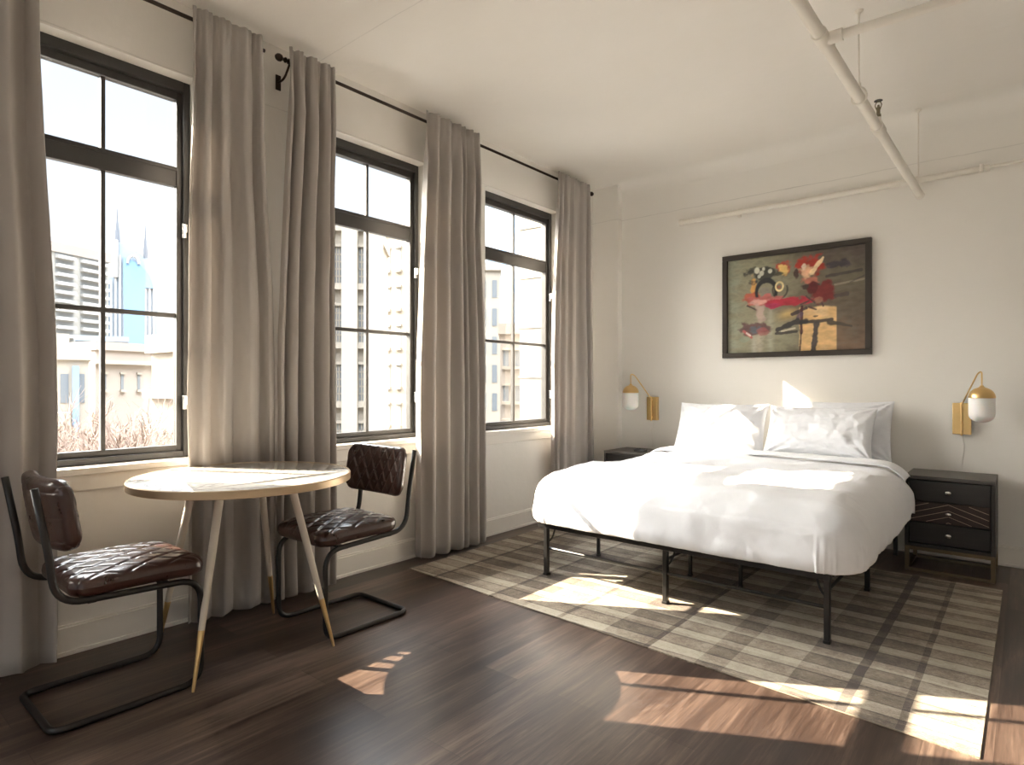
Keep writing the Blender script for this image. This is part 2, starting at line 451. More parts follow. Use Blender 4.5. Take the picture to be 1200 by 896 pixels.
rod('dark rod that spans the middle and right windows', 1.735, 4.68, True, True, [1.752, 3.0, 4.55])

# ------------------------------------------------------------------ chairs
def padding(w, d, t, style, round_=.28, nx=136, ny=116, bow=0.0, sag=0.0):
    """cushion centred on the origin, w along X, d along Y, thickness t along Z; +Z carries the quilting"""
    b = MB()
    def rim(a, c):       # superellipse-squared map of the unit square
        return a, c
    def surf(sign):
        def fn(u, v):
            a = 2*u-1; c = 2*v-1
            a = .35*math.sin(a*PI/2)+.65*a; c = .35*math.sin(c*PI/2)+.65*c
            # round the corners
            R = round_
            ax, cy = abs(a), abs(c)
            px, py = a*w/2, c*d/2
            rr = R*min(w, d)/2
            ex = abs(px)-(w/2-rr); ey = abs(py)-(d/2-rr)
            if ex > 0 and ey > 0:
                L = max(ex, ey)/math.hypot(ex, ey)
                px = math.copysign(w/2-rr+ex*L, px); py = math.copysign(d/2-rr+ey*L, py)
            e = 1-max(ax, cy)**6
            e2 = (max(0, 1-ax**14)*max(0, 1-cy**14))**.42
            z = t/2*e2*(.86+.20*(1-ax*ax)*(1-cy*cy))
            if sign > 0 and style:
                if style == 'seat': sx, sy = .085, .125
                else: sx, sy = .068, .115
                p = (px/sx+py/sy); q = (px/sx-py/sy)
                dp = abs(p-round(p)); dq = abs(q-round(q))
                g = max(math.exp(-(dp/.085)**2), math.exp(-(dq/.085)**2))
                z -= .0062*g*min(1, e2**3*1.1)
            elif sign < 0 and style == 'back':
                q = py/.085; dq = abs(q-round(q)); z -= .0022*math.exp(-(dq/.05)**2)*min(1, e2**3)
            return (px, py, sign*z+bow*(px/(w/2))**2+sag*(py/(d/2))**2)
        return fn
    b.grid(nx, ny, surf(1)); b.grid(nx, ny, surf(-1), flip=True)
    return b
def make_chair(label, loc, rz):
    # local frame: sitter looks towards -Y, centre of the base at the origin
    t = thing('dining_chair', label, 'chair', loc, rz, 'cantilever chairs at the round table')
    h = .198; yf, yb = -.238, .235; r = .0118
    def side(s):
        return [(s*h, yb+.045, .815), (s*h, yb+.008, .60), (s*h, yb-.012, .425), (s*h, yf, .405), (s*h, yf, r+.001)]
    L = side(-1); R_ = side(1)
    path = L+[(-h, yb, r+.001), (h, yb, r+.001)]+R_[::-1]
    rads = [.05, .10, .085, .07, .05, .05, .07, .085, .10, .05]
    P = fillet(path, rads, 8)
    MB().tube(P, r, 12).build('frame', M['metal_black'], t, smooth='all')
    MB().bar((-h, -.13, .402), (h, -.13, .402), .025, .010).build('seat_support', M['metal_black'], t)
    MB().bar((-h, .12, .412), (h, .12, .412), .025, .010).build('seat_support', M['metal_black'], t)
    s = padding(.425, .445, .085, 'seat', .30)
    s.v = [(x*(1+.03*(-y)), y-.04, z+.462+.012*max(0, (-y-.05))/.2*-1) for (x, y, z) in s.v]
    s.build('seat', M['leather'], t, smooth='all')
    k = padding(.455, .245, .062, 'back', .50, bow=.034)
    # stand it up: local z -> -Y (front), local y -> Z, leaning back
    lean = math.radians(9); out = []
    for (x, y, z) in k.v:
        Y = -z; Z = y
        Y2 = Y*math.cos(lean)+Z*math.sin(lean); Z2 = -Y*math.sin(lean)+Z*math.cos(lean)
        out.append((x, Y2+yb-.020, Z2+.710))
    k.v = out; k.build('backrest', M['leather'], t, smooth='all')
    return t
ch = make_chair('dark brown quilted leather chair right of the table, its front facing the camera', (.552, 1.797, 0), 0)
dup(ch, (.505, .805, 0), PI, 'dark brown leather chair left of the table, seen from behind its backrest')

# ------------------------------------------------------------------ table
TC = (.572, 1.282); LC = (.54, 1.30)      # centre of the top, centre of the leg cluster
tb = thing('round_table', 'round white marble table with a tan rim on four splayed legs', 'table', (TC[0], TC[1], 0))
MB().lathe([(0, .7385), (.426, .7385), (.4305, .7405), (.4305, .7585), (.426, .7605), (0, .7605)], 96).build('tabletop', M['marble'], tb, loc=(0, 0, .005), smooth=True)
MB().lathe([(.415, .7375), (.415, .7295), (.4315, .7285), (.437, .7305), (.437, .7575), (.434, .7612), (.4312, .7608), (.4312, .7375)], 96).build('rim', M['rim'], tb, loc=(0, 0, .005), smooth=True)
MB().lathe([(0, .7245), (.30, .7245), (.31, .7305), (.31, .738), (0, .738)], 64).build('underframe', M['leg_white'], tb, loc=(0, 0, .005), smooth=True)
for (a, c) in (((.138, 1.115), (.822, 1.406)), ((.824, 1.141), (.814, 1.576))):
    pa = Vector((a[0]-TC[0], a[1]-TC[1])); pc = Vector((c[0]-TC[0], c[1]-TC[1])); d = (pc-pa).normalized()
    ends = []
    for p, s in ((pa, -1), (pc, 1)):           # run the inlay out to the rim
        q = Vector(p)
        while q.length < .414: q += d*s*.004
        while q.length > .418: q -= d*s*.004
        ends.append(q)
    MB().bar((ends[0].x, ends[0].y, .7648), (ends[1].x, ends[1].y, .7648), .0045, .0022).build('inlay_strip', M['brass_dark'], tb)
for (fx, fy, k) in ((.76, .99, .5), (.813, 1.56, .5), (.25, 1.59, .5), (.26, 1.05, .58)):
    dx, dy = fx-LC[0], fy-LC[1]; ox, oy = LC[0]-TC[0], LC[1]-TC[1]
    P = lambda s: Vector((ox+dx*(k+(1-k)*s), oy+dy*(k+(1-k)*s), .738*(1-s)+.0045*s))
    lg = MB().tube([P(0), P(.4), P(.72)], [.0165, .0150, .0118], 16).build('leg', M['leg_white'], tb, smooth=True)
    MB().tube([P(.715), P(.72), P(.985), P(1)], [.0122, .0122, .0062, .0050], 16).build('brass_tip', M['brass'], lg, smooth=True)

# ------------------------------------------------------------------ rug
RZ = .0065
q = [(.204, 2.52), (3.027, 2.368), (3.035, 4.37), (.17, 4.37)]
rg = MB(); nx, ny = 90, 64
def rugf(u, v):
    x = (q[0][0]*(1-u)+q[1][0]*u)*(1-v)+(q[3][0]*(1-u)+q[2][0]*u)*v
    y = (q[0][1]*(1-u)+q[1][1]*u)*(1-v)+(q[3][1]*(1-u)+q[2][1]*u)*v
    e = .004*math.sin(u*17)*(1-v)*(v < .03)
    return (x, y+e, RZ)
rg.grid(nx, ny, rugf)
ro = rg.build('area_rug', M['rug'], solid=.006)
tag(ro, 'worn brown and beige plaid rug on the floor under the bed', 'rug')
b = MB()
cr = [Vector((x, y, .0035)) for x, y in q]
b.tube([cr[0], cr[1], cr[2], cr[3]], .0032, 8, closed=True); b.build('binding', M['rug_edge'], ro)

# ------------------------------------------------------------------ bed
BX0, BX1, BY0, BY1 = .935, 2.475, 2.955, 4.955
bf = thing('bed_frame', 'black metal platform bed frame standing on the plaid rug', 'bed frame', (0, 0, 0))
K = M['metal_black']; ZT = .352
b = MB()
for (x0, x1, y0, y1) in ((BX0-.02, BX1+.02, BY0-.070, BY0-.035), (BX0-.02, BX1+.02, BY1-.035, BY1), (BX0-.02, BX0+.015, BY0, BY1), (BX1-.015, BX1+.02, BY0, BY1), (1.69-.015, 1.69+.015, BY0, BY1)):
    b.box(x0, x1, y0, y1, ZT-.045, ZT-.008)
b.build('perimeter_rail', K, bf, bevel=.003)
b = MB()
for i in range(17):
    y = BY0+.1+i*.115; b.box(BX0, BX1, y-.009, y+.009, ZT-.012, ZT-.002)
b.build('slats', K, bf)
for (x, y) in ((.925, 2.965), (1.692, 2.975), (2.462, 2.975), (.955, 3.50), (1.60, 3.49), (1.905, 3.47), (2.46, 3.876), (.925, 4.83), (1.69, 4.83), (2.46, 4.83)):
    z0 = RZ+.0005 if y < 4.37 else .0005
    w = .015 if abs(y-3.485) > .05 else .011
    lg = MB().box(x-w*.8, x+w*.8, y-w, y+w, z0+.012, ZT-.034).build('leg', K, bf, bevel=.003)
    MB().box(x-w*.8-.003, x+w*.8+.003, y-w-.003, y+w+.003, z0, z0+.014).build('foot_cap', K, lg, bevel=.003)
for (y) in (2.975, 4.83):
    MB().tube([(.93, y, .165), (2.46, y, .165)], .0085, 10).build('cross_rail', K, bf, smooth=True)
MB().tube([(.955, 3.49, .165), (1.905, 3.47, .165)], .0075, 10).build('cross_rail', K, bf, smooth=True)
MB().tube([(2.46, 2.975, .235), (2.46, 3.876, .235), (2.46, 4.83, .235)], .0075, 10).build('side_rail', K, bf, smooth=True)
MB().tube([(1.692, 2.98, .235), (1.692, 4.83, .235)], .0075, 10).build('side_rail', K, bf, smooth=True)
for (x, s) in ((.925, 1), (1.692, 1), (2.462, -1)):
    MB().tube(fillet([(x, 2.985, .20), (x+s*.03, 2.985, .23), (x+s*.055, 2.99, .318)], .03), .0055, 8).build('brace', K, bf, smooth=True)

# mattress
mt = MB(); mt.box(BX0, BX1, BY0+.005, BY1-.002, ZT+.001, ZT+.245)
mo = mt.build('mattress', M['sheet'], bevel=.045, smooth='all'); mo.modifiers['bevel'].segments = 6
tag(mo, 'white sheeted mattress showing beside the pillows at the head of the bed', 'mattress')

# duvet: a puffed cloth sheet draped over the mattress, profile follows the overhang
TOPZ = .632
def duvet():
    Wx0, Wx1, Wy0, Wy1 = 1.03, 2.44, 2.99, 4.40      # flat zone
    R = .165; D = .47
    b = MB(); NX, NY = 210, 210
    ex = D/(Wx1-Wx0); 
    lx = Wx1-Wx0; ly = Wy1-Wy0
    def drop(d):
        """outward, down for arc length d"""
        if d <= 0: return 0, 0
        R1 = .175; arc = R1*1.28
        if d < arc:
            a = d/R1; return R1*math.sin(a), R1*(1-math.cos(a))
        a = 1.28; ox, oz = R1*math.sin(a), R1*(1-math.cos(a)); e = d-arc
        h = e
        inn = max(0, (e-.10))
        return ox+h*math.cos(a)*.45-inn*inn*4.2, oz+h*math.sin(a)*.985
    def fn(u, v):
        U = -D+u*(lx+2*D)
        V = -D+v*(ly+D)
        ox = -U if U < 0 else (U-lx if U > lx else 0); sx = -1 if U < 0 else 1
        oy = -V if V < 0 else 0
        # square corner -> round corner
        if ox > 0 and oy > 0:
            m_ = max(ox, oy); n_ = min(ox, oy); th = (PI/4)*(n_/m_)
            if ox >= oy: ax, ay = math.cos(th), math.sin(th)
            else: ax, ay = math.sin(th), math.cos(th)
            d = m_
        else:
            d = max(ox, oy); ax, ay = (1, 0) if ox > 0 else (0, 1)
        X = Wx0+min(max(U, 0), lx); Y = Wy0+max(V, 0)
        # hem lengths: left / foot / right sides
        lim = .43
        t_head = max(0, (Y-3.1)/1.3)
        side = 1.0
        if sx > 0 and ox > 0: side = 1.0-.28*min(1, t_head*1.1)
        if sx < 0 and ox > 0: side = .92
        side += .03*fbm(X*2.3+5, Y*2.3, 1)
        o, dz = drop(d*side)
        corner = (1 if (ox > 0 and oy > 0) else 0)*min(ox, oy)/D
        x = X+sx*ax*o if ox > 0 else X
        y = Y-ay*o if oy > 0 else Y
        z = TOPZ-dz
        # puff and wrinkles
        cx = (x-1.735)/.85; cy = (Y-3.6)/1.0
        z += .030*max(0, 1-cx*cx)*(1 if d == 0 else max(0, 1-d/.3))+.018*fbm(x*1.6, y*1.6, 2)*(1 if d < .2 else .5)
        wr = .0075*fbm(x*5, y*3.5+z*4, 4, 4)+.004*fbm(x*11+z*9, y*9, 9, 3)
        hemf = min(1, max(0, (d-.18)/.22))
        ridge = abs(fbm((x+y)*9, (x-y)*9, 3.3, 2))
        outw = (.009*fbm((x*ay+y*ax)*5, z*2.2, 6, 3)+.005*(ridge-.3))*hemf
        if d > 0:
            x += sx*ax*(wr+outw)*(1 if ox > 0 else 0); y -= ay*(wr+outw)*(1 if oy > 0 else 0); z += wr*.4*(1-hemf)
        else: z += wr
        # long soft folds lying across the top
        z += .010*max(0, math.sin(y*9+x*2.1+2*fbm(x, y, 8)))**6*(1 if d < .05 else 0)
        # ease down at the head so it tucks under the folded edge
        if Y > 4.25: z -= .02*((Y-4.25)/.15)**2
        z = max(z, .350)
        return (x, y, z)
    b.grid(NX, NY, fn)
    o = b.build('duvet', M['bedding'], smooth='all', solid=.018)
    o.modifiers['thick'].offset = -1
    # turned-back edge near the pillows
    f = MB()
    def fold(u, v):
        x = .865+u*(2.585-.865)
        e = 0
        a = v*2*PI*.5
        ey = 4.275+.03*math.sin(x*3)+.018*fbm(x*3, 2, 7)
        w = .105; hgt = .020+.004*fbm(x*5, 1, 3)
        y = ey+w*(1-math.cos(v*PI)); zz = hgt*math.sin(v*PI)**.5 if 0 < v < 1 else 0
        edge = 0
        if x < 1.03: edge = (1.03-x)
        if x > 2.44: edge = (x-2.44)
        dz = .175-math.sqrt(max(0, .175**2-min(edge, .174)**2))
        z = TOPZ+.012-.012*0+zz-dz+.024*max(0, 1-((x-1.735)/.85)**2)+.006*fbm(x*6, y*6, 3)
        return (x, y, z)
    f.grid(120, 26, fold)
    f.build('turned_edge', M['bedding'], o, smooth='all', solid=.004)
    return o
dv = duvet(); tag(dv, 'puffy white duvet draped over the bed', 'duvet')

def pillow(label, cx, y0, z0, w, h, t, lean, seed, rz=0, flange=.02, tilt=0, mat=None):
    """stands on its long edge and leans against the wall; origin at its lower edge"""
    nx, ny = 90, 64; b = MB(); le = math.radians(lean)
    def surf(sg):
        def fn(u, v):
            a = math.sin((2*u-1)*PI/2); c = math.sin((2*v-1)*PI/2)
            # concave edges, pointed corners
            kx = 1-.055*(1-c*c)**1.0*0-.045*(1-abs(c)**2.2)
            ky = 1-.075*(1-abs(a)**2.2)
            px = a*w/2*kx; py = c*h/2*ky
            ea = max(0, 1-abs(a)**2.6); ec = max(0, 1-abs(c)**2.4)
            z = t/2*(ea*ec)**.48*(1.02+.10*fbm(a*1.5+seed, c*1.5, 1))
            fl = (min(1, (1-abs(a))*9)*min(1, (1-abs(c))*8))
            wr = .010*fbm(a*3+seed, c*2.2, 3, 4)+.007*abs(fbm(a*6+c*3, c*5-a*2, seed, 2))
            cd = math.hypot(abs(a)-1, abs(c)-1)              # creases running to the corners
            wr += .006*math.sin(math.atan2(1-abs(c), 1-abs(a)+1e-6)*11+seed)*math.exp(-((cd-.35)/.3)**2)
            z += wr*fl
            z = max(z, .004)
            X = px; Yl = -sg*z; Zl = py+h/2
            Yr = Yl*math.sin(le)+Zl*math.cos(le); Zr = -Yl*math.cos(le)*1+Zl*math.sin(le)
            return (X, Yr, Zr+tilt*X)
        return fn
    b.grid(nx, ny, surf(1)); b.grid(nx, ny, surf(-1), flip=True)
    o = b.build('pillow', mat or M['bedding'], smooth='all', loc=(cx, y0, z0)); o.rotation_euler = (0, 0, rz)
    return tag(o, label, 'pillow', 'white pillows at the head of the bed')
pillow('white pillow on the left half of the bed, in full sun', 1.295, 4.66, .632, .70, .40, .17, 66, 1, .02)
pillow('white pillow at the front of the right-hand pair', 2.02, 4.555, .640, .70, .395, .16, 62, 5, -.03)
pillow('white pillow behind another one at the right of the bed, only its edge showing', 2.085, 4.80, .615, .72, .43, .13, 76, 9, .0)

# ------------------------------------------------------------------ nightstands
NW, ND, NH = .445, .385, .588
def make_nightstand(label, loc):
    # origin at front left foot, x to the right, y towards the wall
    t = thing('nightstand', label, 'nightstand', loc, 0, 'dark nightstands either side of the bed')
    zb = .152
    b = MB(); f = .022
    for x in (0, NW-f):
        for y in (0, ND-f): b.box(x, x+f, y, y+f, 0, zb-.022)
    for y in (0, ND-f): b.box(0, NW, y, y+f, zb-.022, zb); b.box(f, NW-f, y, y+f, 0, f*.8)
    for x in (0, NW-f): b.box(x, x+f, f, ND-f, zb-.022, zb); b.box(x, x+f, f, ND-f, 0, f*.8)
    b.build('metal_base', M['brass_dark'], t, bevel=.0015)
    b = MB(); s = .020
    b.box(0, s, 0, ND, zb, NH-.022); b.box(NW-s, NW, 0, ND, zb, NH-.022); b.box(s, NW-s, 0, ND, zb, zb+s); b.box(s, NW-s, ND-.01, ND, zb+s, NH-.022)
    b.build('case', M['ebony'], t, bevel=.002)
    MB().box(0, NW, 0, ND, NH-.022, NH).build('top', M['ebony_top'], t, bevel=.002)
    z0 = zb+s+.004; z1 = NH-.022-.004; n = 3; hh = (z1-z0)/n
    for i in range(n):
        a, c = z0+i*hh+.002, z0+(i+1)*hh-.002
        mat = M['drawer_brown'] if i == 1 else M['ebony']
        d = MB().box(s+.004, NW-s-.004, .008, .026, a, c).build('drawer', mat, t, bevel=.0015)
        zc = (a+c)/2
        kb = MB().lathe([(.006, 0), (.006, .008), (.012, .012), (.015, .018), (.013, .024), (.006, .028), (0, .029)], 20)
        kb.v = [(NW/2+x*1.15, .008-z, zc+y*.85) for (x, y, z) in kb.v]
        kb.build('knob', M['chrome'], d, smooth=True)
        if i == 1:       # chevron inlay
            g = MB(); xm = NW/2; w = NW/2-s-.010
            for k in range(-3, 4):
                for sd in (-1, 1):
                    za = zc+.058-.002-k*.036; zb_ = za-w*.36
                    x_a, x_b, A, B = 0, w, za, zb_
                    lo, hi = a+.006, c-.006
                    if A < lo: continue
                    if A > hi: x_a = (A-hi)/.36; A = hi
                    if B < lo: x_b = (za-lo)/.36; B = lo
                    if x_a >= x_b: continue
                    g.bar((xm+sd*x_a, .0075, A), (xm+sd*x_b, .0075, B), .0022, .0030)
            g.build('chevron_inlay', M['inlay'], d)
    return t
ns = make_nightstand('dark three-drawer nightstand right of the bed, fully in view', (2.555, 4.50, 0))
dup(ns, (.385, 4.50, 0), 0, 'dark nightstand left of the bed, mostly hidden by the duvet')
# small black adaptor on the left nightstand
ad = MB().box(-.05, .05, -.025, .025, 0, .018); ad.box(-.035, -.005, -.018, .018, .018, .026); ad.box(.01, .035, -.018, .018, .018, .024)
tag(ad.build('charger', simple('black_plastic', (.015, .015, .016), .4, nscale=20), loc=(.665, 4.62, NH+.0005), bevel=.003), 'small black charger lying on the left nightstand', 'charger')

# ------------------------------------------------------------------ sconces
def make_sconce(label, loc, side, z_extra=0):
    # origin on the wall at the lower edge of the plate; side = +1 swings to the right
    t = thing('wall_lamp', label, 'wall lamp', loc, 0, 'brass wall lamps beside the bed')
    W, Hh = .10, .205
    MB().box(-W/2, W/2, -.040, -.0005, 0, Hh).build('wall_plate', M['brass'], t, bevel=.003)
    px = 0.0
    b = MB().tube([(px, -.052, -.006), (px, -.052, Hh+.005)], .0062, 12); b.box(px-.007, px+.007, -.052, -.040, .02, .035); b.box(px-.007, px+.007, -.052, -.040, Hh-.03, Hh-.015)
    b.build('pivot', M['brass'], t, smooth=True)
    gx, gy = side*.112, -.215; ztop = .405
    path = fillet([(px, -.052, Hh*.97), (gx-side*.010, gy+.018, ztop-.012), (gx, gy, ztop+.006), (gx, gy, .315)], [.012, .03], 6)
    P = fillet([(px, -.052, Hh*.80), (px, -.052, Hh*.93), (gx-side*.022, gy+.032, ztop-.010), (gx, gy, ztop+.004), (gx, gy, .312)], [.008, .03, .03], 8)
    MB().tube(P, .0046, 10).build('arm', M['brass'], t, smooth=True)
    r = .070
    capz = .245
    prof = [(.009, capz+.076), (.011, capz+.070), (.016, capz+.066)]+[(r*math.sin(a), capz+r*.93*math.cos(a)) for a in [PI/2*k/12 for k in range(2, 13)]]+[(r-.002, capz-.003), (r*.5, capz-.002), (0, capz-.002)]
    b = MB().lathe(prof, 40, (gx, gy, 0)); b.build('lamp_cap', M['brass'], t, smooth=True)
    prof = [(0, capz-.0025), (r*.955, capz-.0025), (r*.965, capz-.05), (r*.96, capz-.095)]+[(r*.96*math.cos(a), capz-.105-r*.72*math.sin(a)) for a in [PI/2*k/12 for k in range(1, 13)]]
    prof = [(x if x > 1e-4 else 0, z) for x, z in prof]
    b = MB().lathe(prof, 40, (gx, gy, 0)); b.build('lamp_shade', M['opal'], t, smooth=True)
    # cord from the plate down to the nightstand
    drop = loc[2]-(NH+.002)
    pts = []
    for k in range(25):
        s = k/24; pts.append((px+.012*side*math.sin(s*5)*.7+.010*side*s, -.018-.004*math.sin(s*7), -.0005-drop*s))
    MB().tube(pts, .0028, 8).build('power_cord', M['cord'], t, smooth=True)
    return t
make_sconce('brass wall lamp with white globe left of the bed', (.595, YB, .832), -1)
make_sconce('brass wall lamp with white globe above the right nightstand', (2.812, YB, .822), 1)

# ------------------------------------------------------------------ painting
def smooth(e0, e1, x):
    t = min(1, max(0, (x-e0)/(e1-e0))); return t*t*(3-2*t)
def painting():
    x0, x1, z0, z1 = 1.224, 2.295, 1.362, 2.193
    t = thing('framed_painting', 'abstract red, ochre and grey-green painting in a black frame above the bed', 'painting', ((x0+x1)/2, YB, (z0+z1)/2))
    W, Hh = x1-x0, z1-z0; fw = .040
    b = MB()
    def member(a0, a1, c0, c1): b.box(a0, a1, -.036, -.001, c0, c1)
    member(-W/2, W/2, Hh/2-fw, Hh/2); member(-W/2, W/2, -Hh/2, -Hh/2+fw); member(-W/2, -W/2+fw, -Hh/2+fw, Hh/2-fw); member(W/2-fw, W/2, -Hh/2+fw, Hh/2-fw)
    b.build('picture_frame', simple('frame_black', (.035, .027, .020), .45, nscale=15, namt=.2), t, bevel=.003)
    w, h = W-2*fw, Hh-2*fw; NX, NY = 240, 180
    def seg(px, py, ax, ay, bx, by):
        dx, dy = bx-ax, by-ay; L = dx*dx+dy*dy
        k = min(1, max(0, ((px-ax)*dx+(py-ay)*dy)/L)); return math.hypot(px-ax-k*dx, (py-ay-k*dy)*.7), k
    def paint(a, v):       # a to the right, v down
        ar = a; n1 = fbm(a*5, v*3, 1, 4); n2 = fbm(a*14, v*22, 2, 3); nb = fbm(a*2.5, v*9, 5, 4)
        c = Vector((.27, .26, .175))
        def mixc(c2, k): 
            nonlocal c
            k = min(1, max(0, k)); c = c*(1-k)+Vector(c2)*k
        mixc((.115, .09, .062), smooth(.25, .75, a+.25*n1))
        mixc((.16, .15, .10), .5*smooth(.6, .2, v)*smooth(.2, .6, a))
        mixc((.085, .065, .055), smooth(.35, .0, v+.15*n1)*smooth(.35, .9, a))
        mixc((.20, .115, .065), .65*smooth(.55, .9, v+.2*n1)*smooth(.72, .86, a))
        mixc((.30, .33, .26), .55*smooth(.16, .02, a+.05*nb))
        mixc((.27, .25, .17), .6*smooth(.0, .5, nb)*smooth(.6, .3, a))
        mixc((.48, .42, .33), .65*math.exp(-((a-.255-.01*n1)/.03)**2)*smooth(.45, .6, v))
        mixc((.42, .40, .31), .6*math.exp(-((a-.335)/.025)**2)*smooth(.48, .6, v))
        mixc((.50, .47, .40), .55*math.exp(-((a-.21)/.022)**2)*smooth(.62, .9, v))
        mixc((.10, .09, .075), .35*smooth(.1, .5, n2))
        # ochre panel low right
        box = smooth(.545, .56, a+.006*n2)*smooth(.815, .805, a)*smooth(.56, .585, v+.02*n1)
        mixc((.68, .44, .20), .92*box); mixc((.75, .56, .32), .6*box*smooth(0, .5, n1))
        mixc((.62, .43, .16), .7*math.exp(-((a-.47)/.07)**2-((v-.62+.25*(a-.47))/.05)**2))
        def blob(cx, cy, rx, ry, col, k=1, hard=.22, wob=.62):
            d = math.hypot((a-cx)/rx, (v-cy)/ry)+wob*fbm(a*16+cx*9, v*16, cy*7, 3)
            mixc(col, k*smooth(1+hard, 1-hard, d))
        def stroke(ax, ay, bx, by, wd, col, k=1, taper=0):
            d, s = seg(a, v, ax, ay, bx, by); ww = wd*(1-taper*s)*(1+.5*fbm(a*20, v*20, ax*5, 2))
            mixc(col, k*smooth(ww*1.25, ww*.7, d))
        # orange left
        blob(.205, .29, .022, .11, (.60, .30, .08), .9); blob(.19, .42, .06, .06, (.45, .09, .05), .9)
        # cluster of pale and black leaves
        blob(.29, .19, .11, .085, (.035, .035, .03), .95)
        for (cx, cy, r) in ((.235, .135, .020), (.27, .17, .017), (.25, .20, .014), (.335, .155, .015), (.285, .125, .012)): blob(cx, cy, r, r*1.6, (.55, .55, .46), .95, .3, .2)
        # arch
        dd = math.hypot((a-.305)/.075, (v-.37)/.12)
        if v < .42: mixc((.02, .02, .022), smooth(.28, .12, abs(dd-1)+.12*n1))
        blob(.30, .42, .05, .09, (.20, .19, .17), .6)
        # yellow bloom with red edge
        blob(.435, .135, .058, .062, (.45, .05, .03), .9); blob(.433, .155, .042, .052, (.72, .50, .17), .95); blob(.405, .19, .03, .02, (.05, .05, .03), .8)
        d = math.hypot((a-.405)/.032, (v-.325)/.052); mixc((.75, .62, .33), smooth(.3, .1, abs(d-.85))); blob(.405, .325, .013, .02, (.30, .08, .04), .8)
        mixc((.04, .035, .03), smooth(.2, .05, abs(math.hypot((a-.41)/.055, (v-.36)/.085)-1))*.8*(1 if v > .32 else .2))
        # crimson band
        blob(.30, .46, .13, .055, (.50, .13, .12), .95); blob(.46, .485, .16, .040, (.42, .022, .045), .97); blob(.24, .47, .07, .03, (.62, .36, .30), .8)
        blob(.35, .52, .04, .03, (.40, .03, .09), .9); stroke(.16, .50, .23, .55, .008, (.05, .03, .03), .9)
        blob(.26, .60, .035, .12, (.52, .36, .33), .55)
        # red figure
        blob(.62, .145, .095, .10, (.36, .030, .018), .97); blob(.60, .20, .05, .06, (.68, .43, .26), .9); stroke(.64, .22, .72, .08, .020, (.78, .60, .36), .95, .4)
        blob(.585, .16, .018, .035, (.78, .62, .48), .9); blob(.53, .21, .022, .05, (.05, .02, .02), .9); blob(.63, .30, .055, .045, (.48, .16, .11), .9); blob(.62, .345, .06, .028, (.04, .02, .02), .85)
        blob(.715, .42, .085, .10, (.17, .016, .018), .95); blob(.65, .37, .03, .06, (.10, .012, .014), .9)
        # purple and grey dashes
        blob(.82, .16, .075, .045, (.035, .028, .045), .85); stroke(.74, .27, .97, .24, .010, (.05, .045, .04), .85); stroke(.80, .36, .99, .33, .007, (.30, .26, .20), .7); stroke(.80, .47, .88, .46, .014, (.05, .04, .04), .7)
        stroke(.90, .35, .99, .30, .006, (.06, .05, .05), .6)
        # scribbles under the figure
        for (p) in ((.60, .45, .66, .52), (.66, .52, .70, .50), (.70, .50, .72, .56), (.62, .56, .67, .59), (.56, .53, .62, .50)): stroke(*p, .006, (.08, .04, .04), .9)
        blob(.69, .50, .03, .03, (.42, .20, .13), .5)
        # T-shape and wing
        stroke(.50, .62, .60, .57, .012, (.03, .02, .03), .9); stroke(.57, .55, .565, .82, .010, (.06, .014, .02), .95); stroke(.565, .82, .556, 1.0, .006, (.04, .02, .02), .9)
        stroke(.545, .66, .57, .62, .013, (.10, .06, .10), .8)
        stroke(.39, .775, .54, .69, .016, (.03, .027, .03), .95, -.4); stroke(.38, .81, .53, .80, .010, (.035, .03, .03), .9); stroke(.42, .79, .52, .765, .006, (.55, .50, .38), .9)
        stroke(.53, .715, .78, .70, .012, (.045, .038, .035), .95); stroke(.76, .72, .91, .775, .020, (.06, .05, .035), .95, .6)
        stroke(.672, .74, .650, 1.0, .020, (.05, .043, .045), .97); blob(.67, .655, .022, .010, (.06, .04, .03), .9)
        stroke(.565, .715, .60, .70, .018, (.03, .025, .03), .9)
        # plum mass low left
        blob(.215, .75, .11, .065, (.10, .035, .045), .85); blob(.22, .76, .045, .04, (.10, .12, .15), .9); blob(.28, .79, .05, .035, (.32, .09, .09), .7)
        stroke(.13, .77, .19, .84, .010, (.45, .10, .10), .9); stroke(.15, .79, .18, .82, .006, (.7, .6, .55), .9); blob(.13, .86, .04, .03, (.25, .30, .22), .6)
        c = c*1.12*(1+.28*n2)
        return c
    b = MB().grid(NX, NY, lambda u, v: ((u-.5)*w, -.010, (v-.5)*h), flip=False)
    b.box(-w/2, w/2, -.0095, -.002, -h/2, h/2)
    m = NT('painted_canvas'); at = m.n('ShaderNodeAttribute'); at.attribute_name = 'paint'
    m.col(at.outputs['Color']); m.set(Roughness=.5, Coat__Weight=.15); m.bump(m.noise(m.coord('Object'), 60, 4), .2, .002)
    o = b.build('canvas', m.mat, t)
    ca = o.data.color_attributes.new('paint', 'FLOAT_COLOR', 'POINT')
    buf = [0.1]*(4*len(o.data.vertices))
    for j in range(NY):
        for i in range(NX):
            cc = paint(i/(NX-1), 1-j/(NY-1)); k = 4*(j*NX+i)
            buf[k:k+4] = [max(.004, cc.x), max(.004, cc.y), max(.004, cc.z), 1]
    ca.data.foreach_set('color', buf)
painting()

